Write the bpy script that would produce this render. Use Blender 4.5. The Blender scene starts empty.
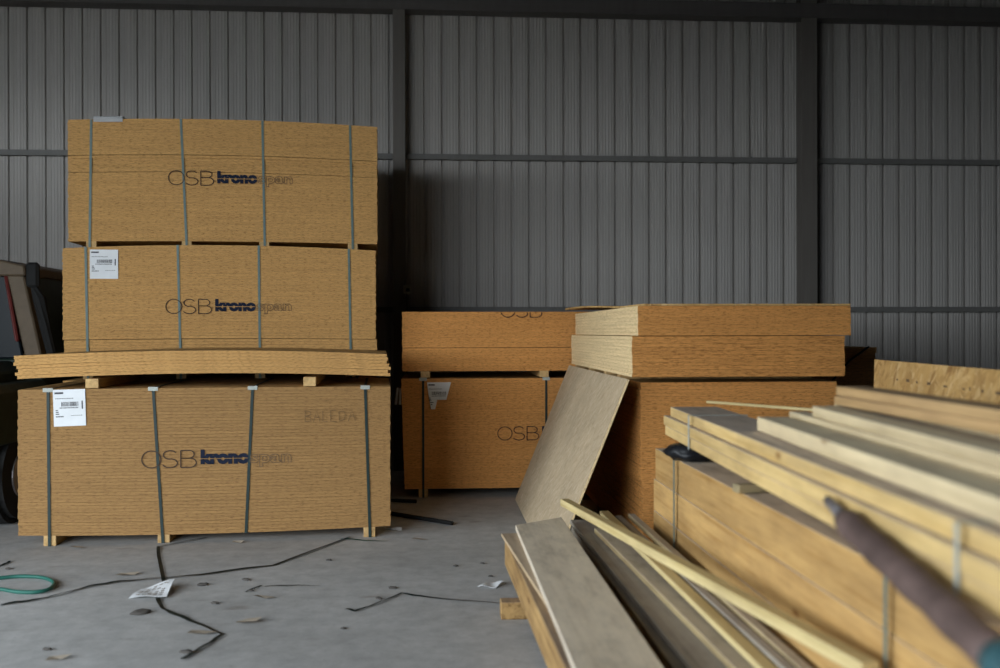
import bpy, bmesh, math, random
from mathutils import Vector, Matrix, Euler
R = random.Random(7)
sc = bpy.context.scene
COL = sc.collection

# ------------------------------------------------------------------ camera
CAM_H, FPX, YAW, HOR = 1.42, 972.0, math.radians(4.0), 332.0
cam = bpy.data.cameras.new('camera'); cam.sensor_width = 36.0; cam.lens = FPX / 1000 * 36.0
cam.dof.use_dof = True; cam.dof.focus_distance = 7.0; cam.dof.aperture_fstop = 1.4
cam_o = bpy.data.objects.new('camera', cam); COL.objects.link(cam_o)
cam_o.location = (0, 0, CAM_H)
cam_o.rotation_euler = Euler((math.radians(90) - math.atan((334 - HOR) / FPX), math.radians(0.12), -YAW), 'XYZ')
cam.clip_end = 200
sc.camera = cam_o

# ------------------------------------------------------------------ daylight
world = bpy.data.worlds.new('world'); sc.world = world; world.use_nodes = True
bg = world.node_tree.nodes['Background']
bg.inputs['Color'].default_value = (0.85, 0.935, 1.0, 1); bg.inputs['Strength'].default_value = 1.0
# hall: the whole daylight comes through two open gateways, one in the left wall and one in the front wall
HX0, HX1, HY0, HY1, HZ = -8.5, 8.5, -1.5, 10.2, 6.3
GATE_L = (-1.5, 4.8, 3.8)          # left wall opening: y0, y1, height
GATE_F = (-8.5, -2.4, 4.3)         # front wall opening: x0, x1, height
def portal(loc, rot, sx, sy):
    l = bpy.data.lights.new('gate_daylight', 'AREA'); l.shape = 'RECTANGLE'; l.size = sx; l.size_y = sy
    l.cycles.is_portal = True
    o = bpy.data.objects.new('gate_daylight', l); COL.objects.link(o); o.location = loc; o.rotation_euler = rot
portal((HX0 - .1, (GATE_L[0] + GATE_L[1]) / 2, GATE_L[2] / 2), (math.radians(90), 0, math.radians(-90)), GATE_L[1] - GATE_L[0], GATE_L[2])
portal(((GATE_F[0] + GATE_F[1]) / 2, HY0 - .1, GATE_F[2] / 2), (math.radians(90), 0, 0), GATE_F[1] - GATE_F[0], GATE_F[2])
sc.view_settings.view_transform = 'Standard'; sc.view_settings.look = 'None'
sc.view_settings.exposure = 3.5; sc.view_settings.gamma = 1.0; sc.view_settings.use_curve_mapping = False
sc.cycles.use_denoising = True
sc.cycles.max_bounces = 8; sc.cycles.diffuse_bounces = 5; sc.cycles.sample_clamp_indirect = 6

# ------------------------------------------------------------------ photograph geometry -> world
def W(u, v, z):
    xc = (u - 500) / FPX * z
    return Vector((xc * math.cos(YAW) + z * math.sin(YAW), -xc * math.sin(YAW) + z * math.cos(YAW), CAM_H - (v - HOR) / FPX * z))
def WH(u, v, h):                       # point at known height
    return W(u, v, (CAM_H - h) * FPX / (v - HOR))
def XU(u, Y):                          # X of column u on the plane Y
    return Y * math.tan(math.atan((u - 500) / FPX) + YAW)
def HV(v, u, Y):                       # height of row v on plane Y
    z = Y / (math.cos(YAW) - (u - 500) / FPX * math.sin(YAW))
    return CAM_H - (v - HOR) / FPX * z

# ------------------------------------------------------------------ materials
def new_mat(name):
    m = bpy.data.materials.new(name); m.use_nodes = True
    nt = m.node_tree; b = nt.nodes['Principled BSDF']
    b.inputs['Specular IOR Level'].default_value = 0.25
    return m, nt, b
def N(nt, t, **kw):
    n = nt.nodes.new(t)
    for k, v in kw.items():
        if k in n.inputs: n.inputs[k].default_value = v
        else: setattr(n, k, v)
    return n
def ramp(nt, stops):
    n = nt.nodes.new('ShaderNodeValToRGB'); e = n.color_ramp.elements
    while len(e) < len(stops): e.new(.5)
    for i, (p, c) in enumerate(stops):
        e[i].position = p; e[i].color = (*c, 1) if len(c) == 3 else c
    return n
def coords(nt, scale, kind='Object', rot=(0, 0, 0)):
    t = nt.nodes.new('ShaderNodeTexCoord'); mp = nt.nodes.new('ShaderNodeMapping')
    mp.inputs['Scale'].default_value = scale; mp.inputs['Rotation'].default_value = rot
    nt.links.new(t.outputs[kind], mp.inputs['Vector']); return mp.outputs['Vector']
def noise(nt, vec, scale=1.0, detail=4.0, rough=.6):
    n = nt.nodes.new('ShaderNodeTexNoise'); n.inputs['Scale'].default_value = scale
    n.inputs['Detail'].default_value = detail; n.inputs['Roughness'].default_value = rough
    nt.links.new(vec, n.inputs['Vector']); return n.outputs['Fac']
def mix(nt, a, b, fac, mode='MIX'):
    n = nt.nodes.new('ShaderNodeMix'); n.data_type = 'RGBA'; n.blend_type = mode
    for sock, v in ((n.inputs[6], a), (n.inputs[7], b), (n.inputs[0], fac)):
        if isinstance(v, (tuple, list)): sock.default_value = (*v, 1)
        elif isinstance(v, (int, float)): sock.default_value = v
        else: nt.links.new(v, sock)
    return n.outputs[2]
def bump(nt, b, h, strength=.3, dist=.003):
    n = nt.nodes.new('ShaderNodeBump'); n.inputs['Strength'].default_value = strength; n.inputs['Distance'].default_value = dist
    nt.links.new(h, n.inputs['Height']); nt.links.new(n.outputs['Normal'], b.inputs['Normal'])
def plain(name, c, rough=.6, metal=0.0, var=.15, scale=12.0):
    m, nt, b = new_mat(name)
    f = noise(nt, coords(nt, (1, 1, 1)), scale, 4)
    r = ramp(nt, [(.3, tuple(x * (1 - var) for x in c)), (.7, tuple(min(1, x * (1 + var)) for x in c))])
    nt.links.new(f, r.inputs[0]); nt.links.new(r.outputs[0], b.inputs['Base Color'])
    b.inputs['Roughness'].default_value = rough; b.inputs['Metallic'].default_value = metal
    return m
def osb_edge(name, c, dark):
    """cut edges of stacked strand board: fine horizontal strands"""
    m, nt, b = new_mat(name)
    f1 = noise(nt, coords(nt, (17, 17, 115)), 1.0, 5, .75)
    f2 = noise(nt, coords(nt, (1.3, 1.3, 46)), 1.0, 2, .5)
    f3 = noise(nt, coords(nt, (30, 30, 260)), 1.0, 2, .5)
    r = ramp(nt, [(.28, dark), (.46, c), (.75, tuple(min(1, x * 1.22) for x in c))]); nt.links.new(f1, r.inputs[0])
    r2 = ramp(nt, [(.3, (.90, .89, .88)), (.7, (1.07, 1.07, 1.06))]); nt.links.new(f2, r2.inputs[0])
    k = mix(nt, r.outputs[0], r2.outputs[0], 1.0, 'MULTIPLY')
    r3 = ramp(nt, [(.36, (.45, .40, .34)), (.46, (1, 1, 1))]); nt.links.new(f3, r3.inputs[0])
    k = mix(nt, k, r3.outputs[0], .75, 'MULTIPLY')
    uv = nt.nodes.new('ShaderNodeUVMap'); sp = nt.nodes.new('ShaderNodeSeparateXYZ'); nt.links.new(uv.outputs[0], sp.inputs[0])
    r4 = ramp(nt, [(0, (.70, .66, .60)), (.12, (1, 1, 1)), (.88, (1, 1, 1)), (1.0, (.70, .66, .60))]); nt.links.new(sp.outputs[1], r4.inputs[0])
    k = mix(nt, k, r4.outputs[0], .35, 'MULTIPLY')
    nt.links.new(k, b.inputs['Base Color']); b.inputs['Roughness'].default_value = .8
    bump(nt, b, f1, .4, .003); return m
def osb_face(name, c, dark, light, s=1.0):
    """wide strand-board face: overlapping flakes in several directions"""
    m, nt, b = new_mat(name)
    col = None; hs = []
    for i, rot in enumerate((.25, 1.1, 1.75, 2.7, 2.2)):
        v = nt.nodes.new('ShaderNodeTexVoronoi'); v.inputs['Scale'].default_value = 1.0; v.inputs['Randomness'].default_value = 1
        cv = coords(nt, (1 / (9 * s), 1 / (42 * s), 1 / 30), rot=(0, 0, rot)); cv.node.vector_type = 'TEXTURE'
        nt.links.new(cv, v.inputs['Vector'])
        sp = nt.nodes.new('ShaderNodeSeparateColor'); nt.links.new(v.outputs['Color'], sp.inputs[0])
        r = ramp(nt, [(0, dark), (.35, c), (.7, c), (1, light)]); nt.links.new(sp.outputs[0], r.inputs[0])
        hs.append(sp.outputs[1])
        col = r.outputs[0] if col is None else mix(nt, col, r.outputs[0], hs[-2])
    f = noise(nt, coords(nt, (2, 2, 2)), 1.5, 4)
    r2 = ramp(nt, [(.3, (.85, .85, .85)), (.7, (1.08, 1.08, 1.08))]); nt.links.new(f, r2.inputs[0])
    k = mix(nt, col, r2.outputs[0], 1.0, 'MULTIPLY')
    nt.links.new(k, b.inputs['Base Color']); b.inputs['Roughness'].default_value = .75
    bump(nt, b, hs[0], .25, .002); return m
def pine(name, c, streak, dust=0.0, dust_lit=(.36, .34, .33), stain=0.25, knots=True):
    """sawn softwood, grain along local Y; dust on upward faces, mostly lightened to stand in for light from above"""
    m, nt, b = new_mat(name)
    oi = nt.nodes.new('ShaderNodeObjectInfo')
    tc = nt.nodes.new('ShaderNodeTexCoord'); ad = nt.nodes.new('ShaderNodeVectorMath'); ad.operation = 'ADD'
    sc_ = nt.nodes.new('ShaderNodeVectorMath'); sc_.operation = 'SCALE'; sc_.inputs['Scale'].default_value = 17
    cmb = nt.nodes.new('ShaderNodeCombineXYZ')
    for i in range(3): nt.links.new(oi.outputs['Random'], cmb.inputs[i])
    nt.links.new(cmb.outputs[0], sc_.inputs[0]); nt.links.new(tc.outputs['Object'], ad.inputs[0]); nt.links.new(sc_.outputs[0], ad.inputs[1])
    def mp(s):
        q = nt.nodes.new('ShaderNodeMapping'); q.inputs['Scale'].default_value = s; nt.links.new(ad.outputs[0], q.inputs['Vector']); return q.outputs[0]
    f1 = noise(nt, mp((38, 1.2, 38)), 1.0, 5, .65)
    f2 = noise(nt, mp((9, 2.2, 9)), 1.0, 5, .65)
    r = ramp(nt, [(.32, streak), (.5, c), (.72, tuple(min(1, x * 1.12) for x in c))]); nt.links.new(f1, r.inputs[0])
    r2 = ramp(nt, [(.34, (1 - stain, 1 - stain * 1.1, 1 - stain * 1.1)), (.62, (1.06, 1.06, 1.05))]); nt.links.new(f2, r2.inputs[0])
    k = mix(nt, r.outputs[0], r2.outputs[0], 1.0, 'MULTIPLY')
    if knots:
        v = nt.nodes.new('ShaderNodeTexVoronoi'); v.inputs['Scale'].default_value = 1; nt.links.new(mp((6, 2.4, 6)), v.inputs['Vector'])
        rk = ramp(nt, [(0.03, (.38, .22, .10)), (.10, (1, 1, 1))]); nt.links.new(v.outputs['Distance'], rk.inputs[0])
        k = mix(nt, k, rk.outputs[0], .8, 'MULTIPLY')
    hv = nt.nodes.new('ShaderNodeHueSaturation'); mr = nt.nodes.new('ShaderNodeMapRange')
    mr.inputs[3].default_value = .86; mr.inputs[4].default_value = 1.1; nt.links.new(oi.outputs['Random'], mr.inputs[0])
    nt.links.new(mr.outputs[0], hv.inputs['Value']); nt.links.new(k, hv.inputs['Color']); k = hv.outputs[0]
    if dust:
        g = nt.nodes.new('ShaderNodeNewGeometry'); sp = nt.nodes.new('ShaderNodeSeparateXYZ'); nt.links.new(g.outputs['Normal'], sp.inputs[0])
        rd = ramp(nt, [(.55, (0, 0, 0)), (.9, (dust, dust, dust))]); nt.links.new(sp.outputs[2], rd.inputs[0])
        f3 = noise(nt, mp((11, 4, 11)), 1.0, 6, .7); r3 = ramp(nt, [(.32, tuple(x * .66 for x in dust_lit)), (.5, dust_lit), (.7, tuple(min(1, x * 1.18) for x in dust_lit))]); nt.links.new(f3, r3.inputs[0])  # dust tone with some light from above put into its colour
        k = mix(nt, k, r3.outputs[0], rd.outputs[0])
    nt.links.new(k, b.inputs['Base Color']); b.inputs['Roughness'].default_value = .7
    bump(nt, b, f1, .25, .002); return m
def concrete():
    m, nt, b = new_mat('concrete')
    p = coords(nt, (1, 1, 1))
    f1 = noise(nt, p, .7, 6, .65); f2 = noise(nt, p, 9, 5, .7); f3 = noise(nt, p, 60, 3, .6)
    r = ramp(nt, [(.3, (.36, .36, .357)), (.55, (.46, .459, .454)), (.75, (.53, .527, .52))]); nt.links.new(f1, r.inputs[0])
    r2 = ramp(nt, [(.3, (.80, .80, .80)), (.65, (1.06, 1.06, 1.06))]); nt.links.new(f2, r2.inputs[0])
    k = mix(nt, r.outputs[0], r2.outputs[0], 1, 'MULTIPLY')
    f4 = noise(nt, coords(nt, (1, 2.6, 1)), 2.3, 3, .5)
    r4 = ramp(nt, [(.66, (1, 1, 1)), (.76, (.66, .62, .58))]); nt.links.new(f4, r4.inputs[0])
    k = mix(nt, k, r4.outputs[0], .8, 'MULTIPLY')
    r3 = ramp(nt, [(.30, (.7, .7, .7)), (.40, (1, 1, 1))]); nt.links.new(f3, r3.inputs[0])
    k = mix(nt, k, r3.outputs[0], .6, 'MULTIPLY')
    nt.links.new(k, b.inputs['Base Color']); b.inputs['Roughness'].default_value = .78
    bump(nt, b, f2, .2, .004); return m
def steel(name, c):
    m, nt, b = new_mat(name)
    f = noise(nt, coords(nt, (1, 1, .25), 'Generated'), 7, 5, .6)
    g = noise(nt, coords(nt, (14, 14, 1.2)), 1, 3, .6)
    r = ramp(nt, [(.3, tuple(x * .9 for x in c)), (.7, tuple(x * 1.08 for x in c))]); nt.links.new(f, r.inputs[0])
    r2 = ramp(nt, [(.3, (.93, .92, .91)), (.6, (1.03, 1.03, 1.03))]); nt.links.new(g, r2.inputs[0])
    nt.links.new(mix(nt, r.outputs[0], r2.outputs[0], 1, 'MULTIPLY'), b.inputs['Base Color'])
    b.inputs['Roughness'].default_value = .5; return m

M = {}
M['osb'] = osb_edge('osb_edge', (.52, .295, .105), (.27, .15, .055))
M['osb_dark'] = osb_edge('osb_edge_dark', (.31, .175, .066), (.165, .088, .032))  # darker version of the osb edge tone, for the lowest front pack
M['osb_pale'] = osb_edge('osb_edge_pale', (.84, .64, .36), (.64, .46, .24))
M['osb_brown'] = osb_edge('osb_edge_brown', (.60, .275, .078), (.30, .125, .033))
M['osb_old'] = osb_edge('osb_edge_old', (.58, .30, .11), (.28, .14, .05))
M['face'] = osb_face('osb_face', (.55, .335, .12), (.30, .155, .05), (.72, .50, .24))
M['face_grey'] = osb_face('osb_face_weathered', (.52, .405, .265), (.42, .315, .195), (.62, .51, .36), 1.6)
M['bearer'] = pine('bearer_wood', (.56, .37, .165), (.42, .26, .10), knots=False)
M['strap_green'] = plain('strap_grey_green', (.115, .165, .150), .45)
M['strap_dark'] = plain('strap_dark_green', (.016, .032, .030), .45)
M['clip'] = plain('edge_protector', (.40, .42, .38), .5)
M['paper'] = plain('paper', (.74, .76, .78), .7, var=.04)
M['print'] = plain('black_print', (.06, .06, .07), .7)
M['ink'] = plain('thin_brown_ink', (.055, .032, .022), .8)
M['navy'] = plain('navy_ink', (.007, .012, .030), .8)
M['outline'] = plain('faded_outline_ink', (.15, .095, .055), .8)
M['pencil'] = plain('pencil', (.17, .10, .045), .8)
M['concrete'] = concrete()
M['clad'] = steel('cladding', (.43, .405, .38))
M['girt'] = steel('girt_paint', (.17, .165, .155))
M['column'] = steel('column_paint', (.155, .14, .125))
M['beam'] = steel('eave_beam_paint', (.12, .11, .105))
M['roof'] = plain('roof_underside', (.04, .038, .036), .8)
M['inner'] = plain('hall_wall', (.07, .068, .065), .8)
M['yard'] = plain('yard_ground', (.06, .058, .05), .9, scale=.8)
M['timber'] = pine('timber_yellow', (.59, .365, .140), (.46, .25, .075), .85, (.66, .58, .48))
M['plank'] = pine('plank_yellow', (.66, .47, .205), (.55, .36, .13), .85, (.60, .52, .46))
M['plank_pale'] = pine('plank_pale', (.78, .63, .39), (.64, .50, .28), .6, (.90, .79, .59), stain=.18)
M['beam_wood'] = pine('beam_tan', (.50, .325, .155), (.42, .26, .11), .2, stain=.18)
M['stick'] = pine('stick_pale', (.70, .56, .28), (.58, .44, .19), 0, stain=.2)
M['weather'] = pine('weathered_board', (.36, .32, .26), (.19, .165, .13), .4, (.40, .37, .34), stain=.35)
M['weather_y'] = pine('weathered_yellow_board', (.48, .37, .20), (.36, .26, .13), .7, (.46, .41, .35), stain=.3)
M['olive'] = pine('olive_board', (.36, .29, .165), (.25, .195, .105), .4, (.46, .40, .27), stain=.3)
M['dusty'] = pine('dusty_wide_board', (.70, .61, .48), (.52, .42, .30), .55, (.84, .75, .60), stain=.25, knots=False)
M['rough'] = pine('rough_brown_beam', (.40, .25, .10), (.20, .11, .04), .3, stain=.4)
M['pinkish'] = pine('thin_tan_board', (.50, .37, .23), (.42, .30, .17), .3, stain=.2)
M['black'] = plain('black_plastic', (.012, .013, .016), .35, var=.4)
M['rubber'] = plain('rubber', (.012, .012, .012), .8)
M['white'] = plain('white_plastic', (.62, .63, .64), .5)
M['hose'] = plain('green_hose', (.02, .11, .085), .45)
M['grip'] = plain('brown_wrap', (.13, .088, .078), .6, var=.4, scale=9)
M['metal'] = plain('grey_metal', (.30, .28, .29), .4, .5)
M['teal'] = plain('teal_plastic', (.04, .10, .115), .45)
M['orange'] = plain('orange_plastic', (.42, .10, .03), .5)
M['car_green'] = plain('dark_green_paint', (.012, .022, .016), .5, var=.4)
M['car_beige'] = plain('beige_paint', (.11, .08, .052), .6)
M['car_red'] = plain('red_paint', (.13, .025, .022), .5)
M['chip'] = plain('wood_chip', (.42, .36, .29), .8)
M['dirt'] = plain('dirt_clod', (.09, .082, .075), .9)
gl, nt, b = new_mat('vehicle_glass'); b.inputs['Base Color'].default_value = (.006, .009, .012, 1); b.inputs['Roughness'].default_value = .35; b.inputs['Specular IOR Level'].default_value = .12
M['glass'] = gl

# ------------------------------------------------------------------ object helpers
def mobj(name, me, parent=None, loc=(0, 0, 0), rot=(0, 0, 0), mats=()):
    o = bpy.data.objects.new(name, me); COL.objects.link(o)
    o.location = loc; o.rotation_euler = rot
    if parent is not None: o.parent = parent
    for m in mats: me.materials.append(M[m] if isinstance(m, str) else m)
    return o
def empty(name, loc, rz=0):
    o = bpy.data.objects.new(name, None); COL.objects.link(o); o.location = loc; o.rotation_euler = (0, 0, rz); o.empty_display_size = .1; return o
def tag(o, label, cat, group=None):
    o['label'] = label; o['category'] = cat
    if group: o['group'] = group
    return o
def struct(o): o['kind'] = 'structure'; return o
def from_bm(bm, name):
    me = bpy.data.meshes.new(name); bm.normal_update(); bm.to_mesh(me); bm.free(); return me
def bbox(bm, x0, x1, y0, y1, z0, z1, bev=0.0):
    vs = [bm.verts.new((x, y, z)) for z in (z0, z1) for y in (y0, y1) for x in (x0, x1)]
    fs = [bm.faces.new([vs[i] for i in q]) for q in ((0, 2, 3, 1), (4, 5, 7, 6), (0, 1, 5, 4), (2, 6, 7, 3), (0, 4, 6, 2), (1, 3, 7, 5))]
    if bev: bmesh.ops.bevel(bm, geom=list({e for f in fs for e in f.edges}), offset=bev, segments=1, affect='EDGES')
def boxmesh(name, x0, x1, y0, y1, z0, z1, bev=0.0):
    bm = bmesh.new(); bbox(bm, x0, x1, y0, y1, z0, z1, bev); return from_bm(bm, name)
def box(name, x0, x1, y0, y1, z0, z1, mat, parent=None, bev=0.0, loc=None):
    """world-space box; origin at base centre"""
    cx, cy = (x0 + x1) / 2, (y0 + y1) / 2
    me = boxmesh(name, x0 - cx, x1 - cx, y0 - cy, y1 - cy, 0, z1 - z0, bev)
    p = Vector((cx, cy, z0))
    if parent is not None: p = p - Vector(parent.location)
    return mobj(name, me, parent, p, mats=(mat,))
def tube(bm, pts, r, seg=8, cap=True, flat=1.0):
    rings = []
    for i, p in enumerate(pts):
        a = pts[max(0, i - 1)]; c = pts[min(len(pts) - 1, i + 1)]
        d = (c - a).normalized(); s = d.cross(Vector((0, 0, 1)))
        if s.length < 1e-3: s = Vector((1, 0, 0))
        s.normalize(); t = s.cross(d).normalized()
        rr = r[i] if isinstance(r, (list, tuple)) else r
        rings.append([bm.verts.new(p + s * math.cos(2 * math.pi * k / seg) * rr + t * math.sin(2 * math.pi * k / seg) * rr * flat) for k in range(seg)])
    for A, B in zip(rings, rings[1:]):
        for k in range(seg): bm.faces.new((A[k], A[(k + 1) % seg], B[(k + 1) % seg], B[k]))
    if cap: bm.faces.new(rings[0][::-1]); bm.faces.new(rings[-1])
def smooth(o):
    for p in o.data.polygons: p.use_smooth = True
    return o

# ------------------------------------------------------------------ setting
floor = struct(mobj('floor', boxmesh('floor', HX0 - .5, 9, HY0 - .5, 10.9, -.15, 0), mats=('concrete',)))
struct(mobj('ground', boxmesh('ground', -70, 70, -70, 70, -.3, -.16), mats=('yard',)))
struct(mobj('low_sky_blocker', boxmesh('low_sky_blocker', -44, -34, -70, 70, -.16, 1.5), mats=('inner',)))  # unseen low block added outside to cut sky light near the horizon
struct(mobj('ceiling', boxmesh('ceiling', HX0 - .2, HX1 + .2, HY0 - .2, HY1 + .4, HZ, HZ + .1), mats=('roof',)))
struct(mobj('wall_right', boxmesh('wall_right', HX1, HX1 + .15, HY0, HY1 + .2, 0, HZ), mats=('inner',)))
bm = bmesh.new()
bbox(bm, HX0 - .15, HX0, HY0, GATE_L[0], 0, HZ); bbox(bm, HX0 - .15, HX0, GATE_L[1], HY1 + .2, 0, HZ); bbox(bm, HX0 - .15, HX0, GATE_L[0], GATE_L[1], GATE_L[2], HZ)
struct(mobj('wall_left', from_bm(bm, 'wall_left'), mats=('inner',)))
bm = bmesh.new()
bbox(bm, HX0, GATE_F[0], HY0 - .15, HY0, 0, HZ); bbox(bm, GATE_F[1], HX1, HY0 - .15, HY0, 0, HZ); bbox(bm, GATE_F[0], GATE_F[1], HY0 - .15, HY0, GATE_F[2], HZ)
struct(mobj('wall_front', from_bm(bm, 'wall_front'), mats=('inner',)))
struct(mobj('shade_blocker', boxmesh('shade_blocker', HX0, -5.1, 5.2, 5.3, 0, 3.1), mats=('inner',)))  # unseen stub, added to shade the lower left wall and the vehicle
wall = struct(mobj('wall_back', boxmesh('wall_back', HX0, HX1, HY1 + .035, HY1 + .12, 0, HZ), mats=('clad',)))
# one cladding panel: groove, then pan with fine ribs; every pan is its own piece
PITCH, RIB0 = .183, XU(10, HY1)
prof = [(0, .030), (.018, .030), (.026, 0)]
for k in range(4):
    x = .048 + k * .032
    prof += [(x - .010, 0), (x - .005, -.0035), (x + .005, -.0035), (x + .010, 0)]
prof += [(.175, 0), (PITCH, .030)]
bm = bmesh.new()
lo = [bm.verts.new((x, y, 0)) for x, y in prof]; hi = [bm.verts.new((x, y, HZ - .02)) for x, y in prof]
for i in range(len(prof) - 1): bm.faces.new((lo[i], lo[i + 1], hi[i + 1], hi[i]))
pan = from_bm(bm, 'cladding_panel'); pan.materials.append(M['clad'])
k0 = int((HX0 + .2 - RIB0) / PITCH); k1 = int((HX1 - .4 - RIB0) / PITCH)
for k in range(k0, k1 + 1):
    mobj('cladding_panel', pan, wall, (RIB0 + (k - .05) * PITCH, HY1 + R.uniform(-.0015, .0015), 0))
# steel frame: columns, girts, eave beam
def trim(n, *a): return struct(box('trim_%d' % n, *a))
colx = (XU(399.5, HY1 - .18), XU(809, HY1 - .18))
for i, cx in enumerate(colx):
    bm = bmesh.new(); w = .062 if i == 0 else .085
    bbox(bm, -w, w, -.012, 0, 0, HZ - .03); bbox(bm, -w, w, .13, .142, 0, HZ - .03); bbox(bm, -.006, .006, 0, .13, 0, HZ - .03)
    c = struct(mobj('column_%d' % (i + 1), from_bm(bm, 'column'), None, (cx, HY1 - .185, 0), mats=('column',)))
segs = [(HX0 + .1, colx[0] - .07), (colx[0] + .07, colx[1] - .09), (colx[1] + .09, HX1 - .1)]
n = 1
for zc, t in ((1.655, .055), (3.245, .055)):
    for a, b_ in segs:
        bm = bmesh.new()       # C-section girt: web and two lips
        L = b_ - a
        bbox(bm, -L / 2, L / 2, -.07, -.065, -t / 2, t / 2); bbox(bm, -L / 2, L / 2, -.065, -.005, t / 2 - .005, t / 2); bbox(bm, -L / 2, L / 2, -.065, -.005, -t / 2, -t / 2 + .005)
        struct(mobj('trim_%d' % n, from_bm(bm, 'girt'), None, ((a + b_) / 2, HY1, zc), mats=('girt',))); n += 1
bm = bmesh.new()
bbox(bm, HX0 + .1, HX1 - .1, -.012, 0, 0, .15); bbox(bm, HX0 + .1, HX1 - .1, 0, .17, .142, .15); bbox(bm, HX0 + .1, HX1 - .1, 0, .17, 0, .008)
struct(mobj('beam_1', from_bm(bm, 'beam'), None, (0, HY1 - .20, 4.725), mats=('beam',)))
# socket with cable on the first column
p = W(407, 289, 10.0)
s = tag(empty('wall_socket', (p.x, HY1 - .2, p.z - .05)), 'small pale socket box on the steel column beside the tall stacks', 'socket')
mobj('socket_box', boxmesh('socket_box', -.035, .035, -.05, 0, 0, .09, .006), s, mats=('clip',))
mobj('plug', boxmesh('plug', -.005, .03, -.085, -.05, .02, .055, .006), s, mats=('rubber',))
bm = bmesh.new(); tube(bm, [Vector((.0, -.02, 0)), Vector((.004, -.02, -.5)), Vector((-.004, -.02, -1.2))], .007, 6)
mobj('cable', from_bm(bm, 'cable'), s, mats=('rubber',))

# ------------------------------------------------------------------ OSB packs
SH = .022
LF = 2.455                             # board length of the left packs
def sheets_mesh(name, Lx, Ly, n, arch0=0.0, arch1=0.0, nx=1, jx=.003, jy=.0012, shift=None, t=SH, seams=()):
    """n stacked sheets, every sheet its own box; arch0/arch1 bow at the bottom/top of the pile"""
    V, F, UV, MI = [], [], [], []
    for s in range(n):
        dx, dy = R.uniform(-jx, jx), R.uniform(-jy, jy)
        if shift: a, b_ = shift(s); dx += a; dy += b_
        base = len(V)
        for i in range(nx + 1):
            x = Lx * i / nx; q = 4 * (i / nx) * (1 - i / nx)
            z0 = s * t + .0035 * sum(s >= k for k in seams) + q * (arch0 + (arch1 - arch0) * s / max(1, n)); z1 = z0 + t - .0004
            V += [(x + dx, dy, z0), (x + dx, dy, z1), (x + dx, Ly + dy, z1), (x + dx, Ly + dy, z0)]
        vv = (0, 1, 1, 0)
        def add(ids, mi):
            F.append([base + i for i in ids]); MI.append(mi); UV.extend([(0.5, vv[i % 4]) if mi == 0 else (.5, .5) for i in ids])
        for i in range(nx):
            a, c = i * 4, i * 4 + 4
            add((a, c, c + 1, a + 1), 0); add((a + 1, c + 1, c + 2, a + 2), 1); add((a + 2, c + 2, c + 3, a + 3), 0); add((a + 3, c + 3, c, a), 1)
        add((0, 1, 2, 3), 0); e = nx * 4; add((e + 3, e + 2, e + 1, e), 0)
    me = bpy.data.meshes.new(name); me.from_pydata(V, [], F)
    uv = me.uv_layers.new(name='UVMap')
    for i, c in enumerate(UV): uv.data[i].uv = c
    me.polygons.foreach_set('material_index', MI); me.update(); return me
def ribbon(bm, pts, w, y=0.0, closed=False):
    """flat stroke in the XZ plane"""
    n = len(pts); L, Rr = [], []
    for i, p in enumerate(pts):
        a = pts[(i - 1) % n] if (i > 0 or closed) else p; c = pts[(i + 1) % n] if (i < n - 1 or closed) else p
        d = Vector((c[0] - a[0], c[1] - a[1])); d = d.normalized() if d.length else Vector((1, 0)); nrm = Vector((-d.y, d.x)) * w / 2
        L.append(bm.verts.new((p[0] + nrm.x, y, p[1] + nrm.y))); Rr.append(bm.verts.new((p[0] - nrm.x, y, p[1] - nrm.y)))
    for i in range(n if closed else n - 1):
        j = (i + 1) % n; bm.faces.new((L[i], Rr[i], Rr[j], L[j]))
def arc(cx, cz, rx, rz, a0, a1, n=14):
    return [(cx + rx * math.cos(math.radians(a0 + (a1 - a0) * i / n)), cz + rz * math.sin(math.radians(a0 + (a1 - a0) * i / n))) for i in range(n + 1)]
def osb_letters(bm, w=.0075, H=.115):
    h = H / 2
    ribbon(bm, arc(.066, h, .062, h, 0, 352, 28), w, closed=True)
    x = .187
    ribbon(bm, arc(x, H * .75, .043, H * .25, 25, 180, 10) + arc(x, H * .75, .043, H * .25, 190, 262, 5) + arc(x, H * .26, .049, H * .26, 82, -80, 12) + arc(x, H * .26, .049, H * .26, -90, -160, 6), w)
    x = .258
    ribbon(bm, [(x, 0), (x, H)], w)
    ribbon(bm, [(x, H)] + arc(x + .052, H * .77, .036, H * .23, 90, -90, 10) + [(x, H * .54)], w)
    ribbon(bm, [(x, H * .54)] + arc(x + .058, H * .27, .044, H * .27, 90, -90, 10) + [(x, 0)], w)
def text_mesh(body, offset):
    cu = bpy.data.curves.new('t', 'FONT'); cu.body = body; cu.size = 1; cu.offset = offset; cu.resolution_u = 3; cu.fill_mode = 'FRONT'
    o = bpy.data.objects.new('t', cu); COL.objects.link(o)
    dg = bpy.context.evaluated_depsgraph_get(); dg.update()
    me = bpy.data.meshes.new_from_object(o.evaluated_get(dg)); bpy.data.objects.remove(o); return me
def fit_text(me, x0, x1, zb, xh, xh_em=.53):
    xs = [v.co.x for v in me.vertices]; a, b_ = min(xs), max(xs)
    sx = (x1 - x0) / (b_ - a); sz = xh / xh_em
    for v in me.vertices: v.co = Vector((x0 + (v.co.x - a) * sx, 0, zb + v.co.y * sz))
KR = text_mesh('krono', .06); fit_text(KR, .388, .708, .026, .066)
bm = bmesh.new(); bm.from_mesh(KR)          # slit across the heavy letters
bmesh.ops.bisect_plane(bm, geom=bm.verts[:] + bm.edges[:] + bm.faces[:], plane_co=(0, 0, .054), plane_no=(0, 0, 1))
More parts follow.
